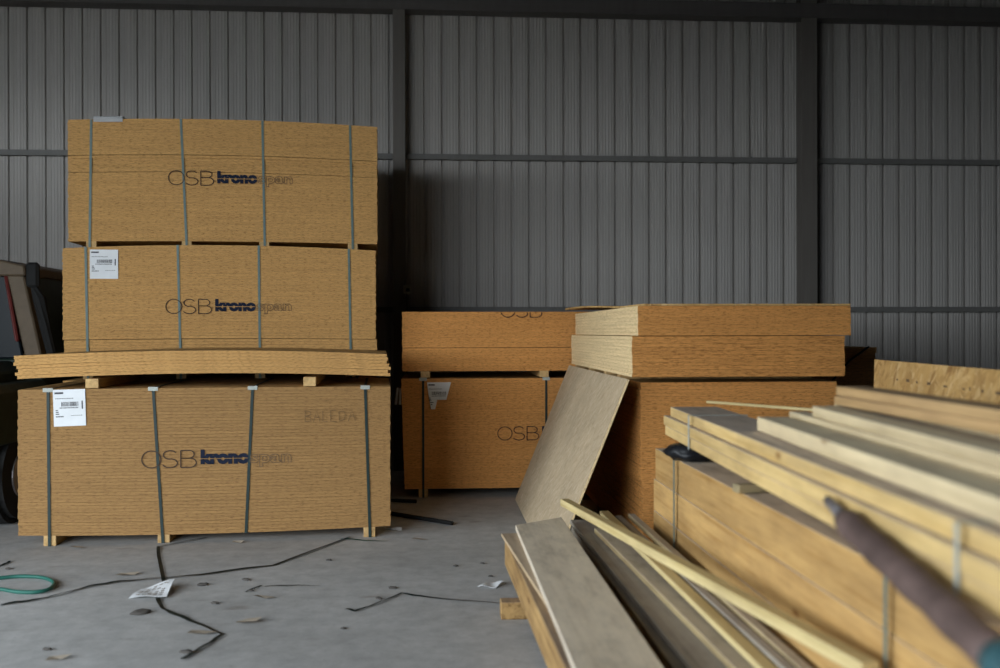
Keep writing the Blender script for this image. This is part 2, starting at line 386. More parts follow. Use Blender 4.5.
bmesh.ops.bisect_plane(bm, geom=bm.verts[:] + bm.edges[:] + bm.faces[:], plane_co=(0, 0, .059), plane_no=(0, 0, 1))
bmesh.ops.delete(bm, geom=[f for f in bm.faces if .054 < f.calc_center_median().z < .059], context='FACES')
bm.to_mesh(KR); bm.free()
SPm = text_mesh('span', .02); fit_text(SPm, .716, .990, .026, .060)
bm = bmesh.new(); bm.from_mesh(SPm); bmesh.ops.remove_doubles(bm, verts=bm.verts[:], dist=1e-4)
segs_ = [((e.verts[0].co.x, e.verts[0].co.z), (e.verts[1].co.x, e.verts[1].co.z)) for e in bm.edges if len(e.link_faces) == 1]; bm.free()
bm = bmesh.new()
for a, c in segs_: ribbon(bm, [a, c], .0045)
SPm = from_bm(bm, 'outline_lettering')
bm = bmesh.new(); osb_letters(bm); OS = from_bm(bm, 'thin_lettering')
OS.materials.append(M['ink']); KR.materials.append(M['navy']); SPm.materials.append(M['outline'])
def logo(pack, x, z, y=-.0065):
    mobj('thin_lettering', OS, pack, (x, y, z)); mobj('bold_lettering', KR, pack, (x, y, z)); mobj('outline_lettering', SPm, pack, (x, y, z))
def paper_label(pack, x, z, w, h, cut=False, y=-.0075, tilt=0):
    pts = [(0, 0), (w, 0), (w, h), (0, h)]
    if cut: pts = [(.05 * w, .60 * h), (.16 * w, .02 * h), (.33 * w, .02 * h), (.42 * w, .36 * h), (.80 * w, .36 * h), (w, h), (0, h)]
    bm = bmesh.new(); f = bm.faces.new([bm.verts.new((a, 0, c)) for a, c in pts])
    r = bmesh.ops.extrude_face_region(bm, geom=[f]); bmesh.ops.translate(bm, verts=[v for v in r['geom'] if isinstance(v, bmesh.types.BMVert)], vec=(0, .0015, 0))
    lab = mobj('paper_label', from_bm(bm, 'paper_label'), pack, (x, y, z), (0, tilt, 0), ('paper',))
    bm = bmesh.new()
    def q(a, b_, c, d):
        bm.faces.new([bm.verts.new((a * w, 0, c * h)), bm.verts.new((b_ * w, 0, c * h)), bm.verts.new((b_ * w, 0, d * h)), bm.verts.new((a * w, 0, d * h))])
    q(.05, .32, .88, .93)
    for k in range(11): q(.07 + k * .052, .07 + k * .052 + .035, .745, .765)
    x_ = .25 if not cut else .2
    while x_ < .78:
        g = R.choice((.008, .014, .022)); q(x_, x_ + g, .54, .66); x_ += g + R.choice((.010, .016))
    for k in range(14): q(.2 + k * .042, .2 + k * .042 + .026, .485, .515)
    for k in range(3): q(.07, .14 + .02 * k, .42 - .05 * k, .445 - .05 * k)
    if not cut:
        q(.88, .92, .46, .68)
        for k in range(5): q(.07 + .05 * k, .11 + .05 * k, .25, .28)
        for k in range(6): q(.55 + .06 * k, .59 + .06 * k, .28, .295)
    else:
        q(.13, .26, .25, .28); q(.14, .22, .17, .20)
    mobj('label_print', from_bm(bm, 'label_print'), lab, (0, -.001, 0), mats=('print',))['kind'] = 'stuff'
def strap(pack, xt, xb, z0, zt, Ly, mat, w=.019, y=-.006, clip=True, ztop_extra=0.0):
    """steel-like band round the pack, front run from (xt, zt) to (xb, z0)"""
    bm = bmesh.new(); t = .0016
    a = [(xt, y, zt + ztop_extra + .004), (xb, y, z0 - .002), (xb, Ly + .006, z0 - .002), (xt, Ly + .006, zt + ztop_extra + .004)]
    out = []
    for (x, yy, z) in a:
        out.append([bm.verts.new((x - w / 2, yy, z)), bm.verts.new((x + w / 2, yy, z))])
    cy, cz = Ly / 2, (z0 + zt) / 2
    inn = []
    for (x, yy, z) in a:
        sy = 1 if yy < cy else -1; sz = -1 if z > cz else 1
        inn.append([bm.verts.new((x - w / 2, yy + sy * t, z + sz * t)), bm.verts.new((x + w / 2, yy + sy * t, z + sz * t))])
    for i in range(4):
        j = (i + 1) % 4
        bm.faces.new((out[i][0], out[j][0], out[j][1], out[i][1])); bm.faces.new((inn[i][1], inn[j][1], inn[j][0], inn[i][0]))
        bm.faces.new((out[i][0], inn[i][0], inn[j][0], out[j][0])); bm.faces.new((out[j][1], inn[j][1], inn[i][1], out[i][1]))
    s = mobj('strap', from_bm(bm, 'strap'), pack, mats=(mat,))
    if clip:
        bm = bmesh.new(); cw = .032
        bbox(bm, xt - cw, xt + cw, y - .002, y + .002, zt + ztop_extra - .018, zt + ztop_extra + .008); bbox(bm, xt - cw, xt + cw, y + .002, .05, zt + ztop_extra + .004, zt + ztop_extra + .008)
        mobj('edge_protector', from_bm(bm, 'edge_protector'), s, mats=('clip',))
def bearer(pack, x, z0, z1, Ly, w=.08):
    mobj('bearer', boxmesh('bearer', -w / 2, w / 2, .002, Ly - .01, 0, z1 - z0, .003), pack, (x, 0, z0), mats=('bearer',))
def pack(label, X0, Y, Z0, n, bearers, straps, arch=(0, 0), mat='osb', shift=None, Lx=LF, Ly=1.25, strap_mat='strap_green', bh=.062, foot=None, group=None, clip=False, jx=.003, rz=0, bz=None, seams=()):
    p = tag(empty('osb_pack', (X0, Y, Z0), rz), label, 'board pack', group)
    me = sheets_mesh('stacked_sheets', Lx, Ly, n, arch[0], arch[1], 14 if Lx > 2 else 1, jx=jx, shift=shift, seams=seams)
    s = mobj('stacked_sheets', me, p, (0, 0, bh), mats=(mat, 'face')); s['kind'] = 'stuff'
    for x in bearers: bearer(p, x, bz(x) if bz else 0, bh + .001 + arch[0] * 4 * (x / Lx) * (1 - x / Lx), Ly)
    for xt, xb in straps:
        q = 4 * (xt / Lx) * (1 - xt / Lx)
        strap(p, xt, xb, (bz(xb) if bz else 0) + .001 if any(abs(xb - x) < .06 for x in bearers) else bh + arch[0] * 4 * (xb / Lx) * (1 - xb / Lx), bh + n * SH, Ly, strap_mat, clip=clip, ztop_extra=arch[1] * q)
    return p

# --- front left pack with loose sheets on it
RZ = math.radians(3.1)
def K(u): return math.tan(math.atan((u - 500) / FPX) + YAW)
def front(u0, u1, L=LF, rz=RZ):       # left front corner of a face of length L seen from column u0 to u1
    c, s = math.cos(rz), math.sin(rz); Y = L * (c - K(u1) * s) / (K(u1) - K(u0)); return K(u0) * Y, Y
def la(u, x0, Y, rz=RZ):               # distance along the face to column u
    return (K(u) * Y - x0) / (math.cos(rz) - K(u) * math.sin(rz))
def lh(v, u, x0, Y, rz=RZ): return HV(v, u, Y + la(u, x0, Y, rz) * math.sin(rz))
XA, YF = front(17.5, 390)
def on_face(x0, Y, x, y, z): return (x0 + x * math.cos(RZ) - y * math.sin(RZ), Y + x * math.sin(RZ) + y * math.cos(RZ), z)
P1 = pack('lowest strapped OSB pack at the front left, standing on the concrete floor under loose sheets', XA, YF, 0, 44,
          [la(49, XA, YF), la(163, XA, YF), la(369, XA, YF)],
          [(la(48, XA, YF), la(49, XA, YF)), (la(153, XA, YF), la(162.5, XA, YF)), (la(252.5, XA, YF), la(245.5, XA, YF)), (la(365, XA, YF), la(369.5, XA, YF))],
          arch=(-.02, .004), strap_mat='strap_dark', bh=.075, clip=True, rz=RZ, mat='osb_dark')
logo(P1, la(141, XA, YF), lh(467, 165, XA, YF))
paper_label(P1, la(54, XA, YF), lh(425.5, 70, XA, YF), .205, .245, tilt=math.radians(-1.5))
# faint hand-written word
bm = bmesh.new(); hw = .0045; s_ = .075
def pen(pts): ribbon(bm, [(x * s_, z * s_) for x, z in pts], hw)
pen([(0, 0), (0, 1)]); pen([(0, 1), (.45, .9), (.5, .65), (0, .5)]); pen([(0, .5), (.5, .4), (.5, .1), (0, 0)])
pen([(.75, 0), (1.05, 1), (1.35, 0)]); pen([(.85, .4), (1.25, .4)])
pen([(1.6, 1), (1.6, 0), (2.05, 0)])
pen([(2.3, 1), (2.3, 0), (2.8, 0)]); pen([(2.3, .5), (2.7, .55)]); pen([(2.3, 1), (2.8, 1.02)])
pen([(3.05, .9), (3.5, .95), (3.65, .6), (3.5, .15), (3.05, 0)]); pen([(3.05, .9), (3.1, .1)])
pen([(3.9, 0), (4.25, 1.05), (4.55, 0)]); pen([(4.0, .4), (4.5, .4)])
mobj('handwriting', from_bm(bm, 'handwriting'), P1, (la(305, XA, YF), -.0085, lh(421, 330, XA, YF)), mats=('pencil',))
zt = .075 + 44 * SH
for u0, side in ((91.5, 'left'), (309.5, 'right')):
    o = mobj('spacer_block', boxmesh('spacer_block', -.0425, .0425, .005, 1.2, 0, .064, .003), None, on_face(XA, YF, la(u0, XA, YF), 0, zt + .006), (0, 0, RZ), ('bearer',))
    tag(o, side + ' wooden spacer batten between the front left pack and the loose sheets on it', 'batten', 'spacer battens under the loose sheets')
ORD = ['lowest', 'second from the bottom', 'third from the bottom', 'middle', 'third from the top', 'second from the top', 'topmost']
for i in range(7):
    me = sheets_mesh('osb_sheet', LF, 1.25, 1, .030, .030, 14, jx=.001, jy=.001)
    dx = (.012, -.004, .016, .004, -.010, -.004, -.012)[i]; sc_x = R.uniform(-.006, .006)
    o = mobj('osb_sheet', me, None, on_face(XA, YF, dx - .012, sc_x - .004, zt + .0715 + i * SH), (0, 0, RZ), mats=('osb', 'face'))
    tag(o, ORD[i] + ' of the seven loose OSB sheets lying between the front left packs', 'board', 'loose sheets on the front left pack')
# --- tall row behind it
XB, YB = front(63, 376); XT, YT = front(68.5, 377.5)
P2 = pack('strapped OSB pack mostly hidden behind the front left pack, carrying the tall stack', XB, YB, 0, 44, [.2, 1.25, 2.3], [(.2, .2), (1.25, 1.25), (2.3, 2.3)], bh=.075, rz=RZ)
lb = lambda u: la(u, XB, YB)
P3 = pack('strapped OSB pack with white label in the middle of the tall left stack', XB, YB, .075 + 44 * SH + .006, 44, [lb(88), lb(181), lb(260), lb(351)],
          [(lb(86), lb(88)), (lb(178), lb(181)), (lb(259), lb(260)), (lb(349), lb(351))], arch=(.0, .035), bh=.07,
          shift=lambda s: (.006, .004) if s < 11 else (-.002, 0), rz=RZ, seams=(11,))
logo(P3, lb(165.5), lh(313, 190, XB, YB) - P3.location.z)
paper_label(P3, lb(90.3), lh(278, 100, XB, YB) - P3.location.z, .215, .232)
lt = lambda u: la(u, XT, YT)
zP4 = P3.location.z + .07 + 44 * SH + .003
P4 = pack('topmost strapped OSB pack of the tall left stack with bowed upper edge', XT, YT, zP4, 44, [lt(91.5), lt(187), lt(264.5), lt(353)],
          [(lt(92), lt(90)), (lt(181.5), lt(187)), (lt(263), lt(265)), (lt(350.5), lt(353))], arch=(.012, .032), bh=.062,
          shift=lambda s: (0, .006) if 24 < s < 30 else ((0, -.002) if s >= 30 else (0, 0)), rz=RZ, seams=(25, 31), bz=lambda x: .034 * 4 * (x / 2.5) * (1 - x / 2.5))
logo(P4, lt(168.5), lh(184.5, 190, XT, YT) - P4.location.z)
bm = bmesh.new()      # folded paper hanging over the upper edge
pr = [(-.010, -.028), (-.012, -.002), (-.009, .014), (.012, .022), (.12, .016)]
A = [bm.verts.new((0, y, z)) for y, z in pr]; B = [bm.verts.new((.225, y, z + .006)) for y, z in pr]
for i in range(4): bm.faces.new((A[i], B[i], B[i + 1], A[i + 1]))
bmesh.ops.solidify(bm, geom=bm.faces[:], thickness=.002)
mobj('folded_label', from_bm(bm, 'folded_label'), P4, (lt(94.5), -.004, .062 + 44 * SH + .019), mats=('paper',))

# --- back centre packs
YC = 8.36
XC = XU(401, YC); lc = lambda u: la(u, XC, YC, 0)
P5 = pack('lower strapped OSB pack at the back centre with a torn paper label', XC, YC, 0, 43, [lc(423), lc(547), 2.3],
          [(lc(423), lc(423)), (lc(546), lc(546)), (2.3, 2.3)], bh=.075, mat='osb_brown', strap_mat='strap_dark', clip=True, Lx=2.5, shift=lambda s: (.028 * (1 - s / 43), 0))
logo(P5, lc(497), HV(440, 515, YC)); paper_label(P5, lc(427), HV(409.5, 440, YC), .205, .235, cut=True)
zc = .075 + 43 * SH
P6 = pack('upper unstrapped OSB pack at the back centre, half the height of the one below', XC + .01, YC - .006, zc + .009, 23, [lc(424), lc(543), 2.3], [], bh=.055, mat='osb_brown', Lx=2.5, seams=(9,))
bm = bmesh.new(); osb_letters(bm)
bmesh.ops.bisect_plane(bm, geom=bm.verts[:] + bm.edges[:] + bm.faces[:], plane_co=(0, 0, .042), plane_no=(0, 0, 1), clear_outer=True)
mobj('cut_lettering', from_bm(bm, 'cut_lettering'), P6, (lc(499), -.0065, .055 + 23 * SH - .044), mats=('ink',))

# --- right stack, turned with its short side to the front
YR = 5.66; XR = XU(638, YR)
P7 = pack('lower OSB pack of the right stack, behind the timber and beside the leaning sheet', XR + .045, YR + .13, 0, 47, [], [], Lx=1.215, Ly=2.5, mat='osb_brown', bh=.08, jx=.004,
          shift=lambda s: (.0, 0) if s > 19 else (.012, .01))
zr = .08 + 47 * SH
for y in (.05, .85, 1.65, 2.4): mobj('bearer', boxmesh('bearer', .01, 1.20, -.04, .04, 0, .081, .003), P7, (0, y, 0), mats=('bearer',))
P8 = tag(empty('osb_pack', (XR - .033, YR, zr + .003)), 'upper OSB pack of the right stack with pale left side and a stepped layer', 'board pack')
me = sheets_mesh('stacked_sheets', 1.29, 2.5, 19, jx=.002, jy=.002, shift=lambda s: (.033, 0) if s > 10 else (0, .012), seams=(11,))
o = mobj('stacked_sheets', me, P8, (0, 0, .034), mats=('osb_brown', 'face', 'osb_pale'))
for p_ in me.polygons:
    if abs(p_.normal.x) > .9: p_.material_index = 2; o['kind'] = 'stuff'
for y in (.46, .95, 1.6, 2.3): mobj('bearer', boxmesh('bearer', .004, 1.25, -.035, .035, 0, .035, .003), P8, (0, y, 0), mats=('bearer',))
# loose warped sheet on top
zs = zr + .003 + .034 + 19 * SH
V = []; nb = 14; t = .012
a0 = W(645.5, 305, 5.68); far = W(566, 312.5, 8.15)
bm = bmesh.new(); rows = []
for i in range(nb + 1):
    f = i / nb; x = a0.x + (far.x - a0.x) * f; y = YR - .012 + 2.5 * f
    q = max(0, (f - .25) / .75); z = .004 + .035 * math.sin(q * math.pi * .62)
    rows.append([bm.verts.new((x + dx_, y, z + dz)) for dx_, dz in ((0, 0), (1.25, 0), (1.25, t), (0, t))])
for A, B in zip(rows, rows[1:]):
    for k in range(4): bm.faces.new((A[k], B[k], B[(k + 1) % 4], A[(k + 1) % 4]))
bm.faces.new(rows[0]); bm.faces.new(rows[-1][::-1])
bmesh.ops.recalc_face_normals(bm, faces=bm.faces[:])
o = mobj('osb_sheet', from_bm(bm, 'warped_sheet'), None, (0, 0, zs), mats=('face',))
tag(o, 'thin warped loose sheet on top of the right stack, overhanging at its far left corner', 'board')
# sheet leaning on its long side against the right stack
y0 = YR + .03; LW = 1.22; hgt = 1.13; run = math.sqrt(LW ** 2 - hgt ** 2); top_x = XR - .045
ang = math.atan2(run, hgt)
me = sheets_mesh('leaning', LW, 2.46, 1, jx=0, jy=0, t=.014)
o = mobj('osb_sheet', me, None, (top_x - run, y0, .004), (0, -(math.pi / 2 - ang), 0), mats=('osb_pale', 'face_grey'))
tag(o, 'greyish OSB sheet leaning on the left side of the right stack', 'board')

# --- brown pack and upright sheet at the far right
p0 = W(876, 349, 7.2)
P9 = pack('dark brown short OSB pack behind the right stack with a black strap across its corner', p0.x - .66, p0.y, 0, 56, [], [], Lx=.66, Ly=1.0, mat='osb_old', bh=.07, jx=.008)
for y in (.08, .9): mobj('bearer', boxmesh('bearer', .01, .65, -.04, .04, 0, .071, .003), P9, (0, y, 0), mats=('bearer',))
bm = bmesh.new(); zz = .07 + 56 * SH
tube(bm, [Vector((.60, -.012, zz + .004)), Vector((.45, -.014, zz - .10)), Vector((.30, -.014, zz - .27)), Vector((.18, -.014, zz - .40))], .012, 6, flat=.5)
mobj('strap', from_bm(bm, 'strap'), P9, mats=('strap_dark',))
a = W(868, 361, 5.25); b_ = W(1000, 371.5, 3.70); d = (a - b_); d.z = 0; d.normalize()
near = a - d * 2.5; L = 2.5
me = sheets_mesh('upright_sheet', 1.25, 2.5, 1, jx=0, jy=0, t=.018)
ang = math.acos(min(1, (a.z - .004) / 1.25)) if a.z < 1.25 else math.radians(2)
o = mobj('osb_sheet', me, None, (near.x + .02, near.y, .004), mats=('osb_pale', 'face'))
yaw = math.atan2(-d.x, d.y)
o.rotation_euler = Euler((0, -math.radians(88.5), yaw), 'XYZ'); o.scale = (a.z / 1.25, 1, 1)
tag(o, 'OSB sheet with bold flakes standing on edge at the far right behind the planks', 'board')
bm = bmesh.new(); xx = .35
while xx < 1.95:
    w = R.uniform(.015, .05); hgt_ = R.uniform(.006, .016)
    bm.faces.new([bm.verts.new(v) for v in ((0, xx, 0), (0, xx + w, .002), (hgt_, xx + w + .004, .0), (hgt_, xx + .004, 0))]); xx += w + R.uniform(.02, .16)
bm2 = from_bm(bm, 'print_mark')
for v in bm2.vertices: v.co = Vector((1.155 + v.co.x, v.co.y + .2, .0182))
mobj('print_mark', bm2, o, mats=('outline',))['kind'] = 'stuff'

# ------------------------------------------------------------------ timber
def plank(name, near, far, w, t, mat, parent=None, skew=0.0, bow=0.0, bev=.003, seg=1):
    """board from its left-bottom edge: near -> far; width to the right, thickness up; local Y along the grain"""
    near, far = Vector(near), Vector(far); d = far - near; L = d.length
    bm = bmesh.new(); rows = []
    for i in range(seg + 1):
        f = i / seg; z = bow * 4 * f * (1 - f)
        rows.append([bm.verts.new(v) for v in ((0, L * f, z), (w, L * f + (skew if i == seg else 0), z), (w, L * f + (skew if i == seg else 0), z + t), (0, L * f, z + t))])
    for A, B in zip(rows, rows[1:]):
        for k in range(4): bm.faces.new((A[k], B[k], B[(k + 1) % 4], A[(k + 1) % 4]))
    bm.faces.new(rows[0]); bm.faces.new(rows[-1][::-1]); bmesh.ops.recalc_face_normals(bm, faces=bm.faces[:])
    if bev: bmesh.ops.bevel(bm, geom=[e for e in bm.edges if not (seg > 1 and e.calc_face_angle(0) < .5)], offset=bev, segments=1, affect='EDGES')
    yaw = math.atan2(-d.x, d.y); pit = math.atan2(d.z, math.hypot(d.x, d.y))
    p = near - (Vector(parent.location) if parent is not None else Vector((0, 0, 0)))
    return mobj(name, from_bm(bm, name), parent, p, Euler((pit, 0, yaw), 'XYZ'), (mat,))
def band(parent, x0, x1, z0, z1, y, w, mat, name='strap'):
    """strap loop in the XZ plane at y (world)"""
    t = .002; bm = bmesh.new()
    bbox(bm, x0 - t, x0, y - w / 2, y + w / 2, z0, z1 + t); bbox(bm, x1, x1 + t, y - w / 2, y + w / 2, z0, z1 + t)
    bbox(bm, x0 - t, x1 + t, y - w / 2, y + w / 2, z1, z1 + t)
    for v in bm.verts: v.co -= Vector(parent.location)
    return mobj(name, from_bm(bm, name), parent, mats=(mat,))
# pack of squared beams
e = W(655, 450, 5.0); TX, TY1 = e.x, e.y
TY0, BW = .25, .16
TP = tag(empty('timber_pack', (TX, TY0, 0)), 'strapped pack of yellow squared beams in the right foreground', 'timber pack')
for y in (.9, 3.0, 4.6): mobj('bearer', boxmesh('bearer', 0, .8, -.04, .04, 0, .022), TP, (0, y - TY0, 0), mats=('bearer',))
for r in range(5):
    for c in range(5):
        o = plank('beam', (TX + c * BW + R.uniform(-.002, .002) - (.004 * (4 - r) if c == 0 else 0), TY0 + R.uniform(-.04, .04), .022 + r * .16),
                  (TX + c * BW + R.uniform(-.002, .002) - (.004 * (4 - r) if c == 0 else 0), TY1 + (R.uniform(-.05, .03) if c else (.02, -.01, .0, .015, -.01)[r]), .022 + r * .16), BW - .002, .1592, 'timber', TP, bev=.002)
TOP = .022 + 5 * .16
band(TP, TX - .022, TX + .802, .02, TOP - .001, XU(678.5, 1) and (TX / math.tan(math.atan((678.5 - 500) / FPX) + YAW)), .020, 'strap_green')
band(TP, TX - .022, TX + .802, .02, TOP - .001, TX / math.tan(math.atan((894 - 500) / FPX) + YAW), .016, 'strap_green')
# crumpled black plastic on its far end
bm = bmesh.new(); bmesh.ops.create_icosphere(bm, subdivisions=3, radius=1)
for v in bm.verts:
    k = 1 + .16 * math.sin(9 * v.co.x + 5 * v.co.y) * math.cos(7 * v.co.z + 3 * v.co.x) + R.uniform(-.05, .05)
    v.co = Vector((v.co.x * .125 * k, v.co.y * .10 * k, max(-.040, min(.036, v.co.z * .05 * k))))
q = WH(692, 461, TOP)
o = smooth(mobj('plastic_wrap', from_bm(bm, 'plastic_wrap'), None, (q.x, q.y, TOP + .0405), mats=('black',)))
tag(o, 'crumpled black plastic wrap on the far end of the timber pack', 'plastic wrap')
# short batten lying across
pA = WH(732, 492, TOP + .004); pB = pA + Vector((.30, .05, 0))
o = plank('batten', pA, pB, .05, .03, 'olive'); tag(o, 'short greyish batten lying on the timber pack under the plank bundle', 'batten')
# plank bundle lying on it
f0 = WH(665, 435, .908); n0 = Vector((f0.x - .049 * (f0.y - .3), .3, .908))
PB = tag(empty('plank_bundle', (n0.x, n0.y, .905)), 'bundle of three yellow planks banded together on top of the timber pack', 'plank bundle')
for i, (dy, dx) in enumerate(((0, 0), (.015, -.004), (-.06, .012))):
    plank('plank', n0 + Vector((dx, 0, i * .048)), f0 + Vector((dx, dy, i * .048)), .23, .0465, 'plank', PB, bev=.003)
def bundle_band(u, w):
    k = math.tan(math.atan((u - 500) / FPX) + YAW); Y = (f0.x - .049 * f0.y) / (k - .049); X = k * Y
    band(PB, X - .006, X + .252, .904, .908 + .144, Y, w, 'clip')
bundle_band(690, .018); bundle_band(960, .014)
tag(box('batten', TX - .02, TX + .21, 1.2, 1.25, TOP + .0015, .903, 'bearer'), 'hidden bearer batten under the near end of the plank bundle', 'batten')
# supporting layer, then loose fanned planks
SB = tag(empty('plank_bundle', (1.42, .4, TOP + .002)), 'low bundle of planks under the pale fanned planks', 'plank bundle')
for i in range(4):
    for k in range(2):
        plank('plank', (1.40 + k * .25, .4, TOP + .003 + i * .056), (1.43 + k * .25, 3.45 - .05 * i, TOP + .003 + i * .056), .24, .0545, 'plank_pale', SB)
def fan(u0, v0, u1, v1, h, w, t, mat, label, cat='plank', ext=.9, far_ext=0.0, bow=0):
    a = WH(u0, v0, h); c = WH(u1, v1, h); d = (c - a).normalized()
    o = plank('plank', c + d * ext, a - d * far_ext, w, t, mat, bow=bow, seg=8 if bow else 1)
    return tag(o, label, cat, 'loose planks on the right')
fan(757, 431, 1000, 527, 1.0555, .112, .050, 'plank_pale', 'pale plank at the left of the loose fan, next to the yellow bundle')
fan(789, 429, 1000, 501, 1.0555, .066, .064, 'plank_pale', 'narrow pale plank, second from the yellow bundle in the loose fan')
fan(812, 430, 1000, 489, 1.0555, .12, .056, 'plank_pale', 'low pale plank half covered by the planks lying on the fan')
fan(812, 417, 1000, 472, 1.121, .085, .036, 'plank_pale', 'pale plank lying on the fan at the left of the upper layer')
fan(826, 414, 1000, 459, 1.121, .075, .028, 'weather_y', 'thin greyish plank lying between two pale planks on the fan')
fan(834, 411, 1000, 448, 1.121, .17, .036, 'plank_pale', 'wide pale plank in the upper fan layer nearest to the tan planks')
fan(834, 405.5, 1000, 436.5, 1.159, .11, .031, 'beam_wood', 'lower tan plank of the raised pair in front of the upright sheet')
fan(836, 396, 1000, 424.5, 1.191, .10, .033, 'beam_wood', 'upper tan plank of the raised pair in front of the upright sheet')
a = WH(708, 403.5, 1.058); c = WH(816, 412, 1.060); d = (c - a).normalized()
o = plank('lath', a, c + d * .28, .016, .013, 'stick'); tag(o, 'thin pale lath sticking out from behind the fanned planks', 'lath')

# ------------------------------------------------------------------ loose board pile at the bottom centre
bl = WH(500.5, 620, .002)
tag(box('bearer', bl.x, bl.x + .76, bl.y, bl.y + .09, 0.001, .086, 'rough', bev=.004), 'short square bearer block poking out under the left side of the board pile', 'bearer')
tag(box('bearer', bl.x + .06, bl.x + .76, 2.6, 2.69, 0.001, .086, 'rough', bev=.004), 'square bearer under the near end of the board pile', 'bearer')
def junk(name, near, far, w, t, mat, label, skew=0.0, bow=0.0):
    return tag(plank(name, near, far, w, t, mat, skew=skew, bow=bow, seg=8 if bow else 1), label, 'board', 'boards in the foreground pile')
junk('beam', (.50, 1.9, .088), (.455, 5.0, .088), .16, .13, 'rough', 'lowest rough beam of the foreground pile, set back above the bearer')
junk('beam', (.72, 1.9, .088), (.70, 5.2, .088), .16, .13, 'weather', 'low grey beam in the dark gap of the foreground pile')
junk('beam', (.93, 1.9, .088), (.91, 5.2, .088), .16, .13, 'olive', 'low olive beam of the pile next to the timber pack')
junk('beam', (.445, 1.9, .22), (.372, 5.0, .22), .17, .135, 'rough', 'rough brown beam on the left flank of the foreground pile')
junk('board', (.55, 1.9, .357), (.356, 5.04, .357), .22, .016, 'pinkish', 'thin tan board showing along the left of the wide dusty plank')
fl = WH(515, 525, .40); fr = WH(567, 514.5, .40); nl = WH(574, 668, .40)
o = junk('board', nl + (nl - fl) * .45 - Vector((0, 0, .026)), fl - Vector((0, 0, .026)), .272, .026, 'dusty', 'wide dusty plank on top at the left of the foreground pile', skew=.20)
junk('beam', (.775, 1.9, .22), (.775, 5.40, .22), .10, .112, 'weather', 'dark grey beam under the weathered board of the pile')
junk('board', (.835, 1.9, .334), (.775, 5.45, .334), .115, .024, 'weather', 'dark grey weathered board right of the dark gap in the pile')
junk('beam', (.96, 1.9, .22), (.89, 5.2, .22), .10, .137, 'weather', 'hidden grey beam carrying the middle boards of the pile')
junk('board', (.965, 1.9, .359), (.850, 5.07, .359), .10, .028, 'weather_y', 'grey board with yellow edge in the middle of the pile')
junk('board', (1.075, 1.9, .219), (1.0, 5.10, .219), .05, .18, 'olive', 'olive board on edge right of the yellow edged board')
junk('board', (.985, 2.7, .389), (.905, 5.22, .425), .05, .024, 'stick', 'narrow pale board whose end points at the leaning sheet')
junk('board', (1.04, 2.6, .405), (.98, 5.17, .41), .035, .022, 'weather', 'narrow grey board between two pale ones in the pile')
junk('board', (1.083, 2.2, .405), (1.04, 5.12, .425), .036, .026, 'weather_y', 'narrow board lying against the timber pack side')
sf = WH(560, 506, .455); sn = WH(848, 672, .57)
o = junk('batten', sn + (sn - sf) * .02, sf, .050, .038, 'stick', 'long pale batten lying diagonally across the foreground pile')

# ------------------------------------------------------------------ wrapped bar leaning on the planks
h1 = W(845, 521, 2.36); h2 = W(1004, 664, 1.59); d = (h2 - h1).normalized()
BR = tag(empty('tool_handle', h1), 'thick brown wrapped tool handle with a thin grey tip, leaning over the yellow planks', 'tool')
bm = bmesh.new(); pts = []; rr = []
for i in range(15):
    f = i / 14; pts.append(h1 + (h2 - h1) * f - h1); rr.append(.034 + .0025 * math.sin(i * 1.9) + .003 * f - (.006 if i == 0 else 0))
tube(bm, pts, rr, 14); smooth(mobj('grip', from_bm(bm, 'grip'), BR, mats=('grip',)))
bm = bmesh.new(); tube(bm, [-d * .13 + Vector((0, 0, .012)), d * .03], [.013, .019], 10); smooth(mobj('tip', from_bm(bm, 'tip'), BR, mats=('metal',)))
bm = bmesh.new(); e0 = h2 - h1; tube(bm, [e0 - d * .01, e0 + d * .02, e0 + d * .10], [.040, .046, .046], 14); smooth(mobj('collar', from_bm(bm, 'collar'), BR, mats=('teal',)))
bm = bmesh.new(); q = e0 - d * .01 + Vector((-.012, 0, -.05)); tube(bm, [q, q + d * .09], [.022, .024], 10); smooth(mobj('trigger', from_bm(bm, 'trigger'), BR, mats=('orange',)))

# ------------------------------------------------------------------ parked vehicle at the far left
VX = -3.98; VY = 8.0
V_ = tag(empty('utility_vehicle', (VX, VY, 0)), 'dark green utility vehicle with beige cab frame, parked at the far left edge', 'vehicle')
def vp(name, pts_front, y0, y1, mat, par=None):
    bm = bmesh.new(); f = [bm.verts.new((x - VX, y0 - VY, z)) for x, z in pts_front]; bk = [bm.verts.new((x - VX, y1 - VY, z)) for x, z in pts_front]
    n_ = len(f); bm.faces.new(f); bm.faces.new(bk[::-1])
    for i in range(n_): bm.faces.new((f[i], bk[i], bk[(i + 1) % n_], f[(i + 1) % n_]))
    bmesh.ops.recalc_face_normals(bm, faces=bm.faces[:]); bmesh.ops.bevel(bm, geom=bm.edges[:], offset=.012, segments=1, affect='EDGES')
    return mobj(name, from_bm(bm, name), par or V_, mats=(mat,))
def sx(pts): return [(2 * VX - x, z) for x, z in pts]
zz = 1.215
vp('roof', [(-4.73, 1.88), (-3.225, 1.875), (-3.235, 1.955), (-3.50, 2.02), (-4.46, 2.02), (-4.72, 1.955)], 7.97, 9.7, 'car_beige')
pil = [(-3.375, 1.88), (-3.245, 1.88), (-3.105, zz), (-3.235, zz)]
vp('pillar', pil, 7.99, 8.1, 'car_beige'); vp('pillar', sx(pil), 7.99, 8.1, 'car_beige')
st = [(-3.40, 1.88), (-3.375, 1.88), (-3.285, 1.35), (-3.315, 1.35)]
vp('trim_strip', st, 7.985, 8.05, 'car_red'); vp('trim_strip', sx(st), 7.985, 8.05, 'car_red')
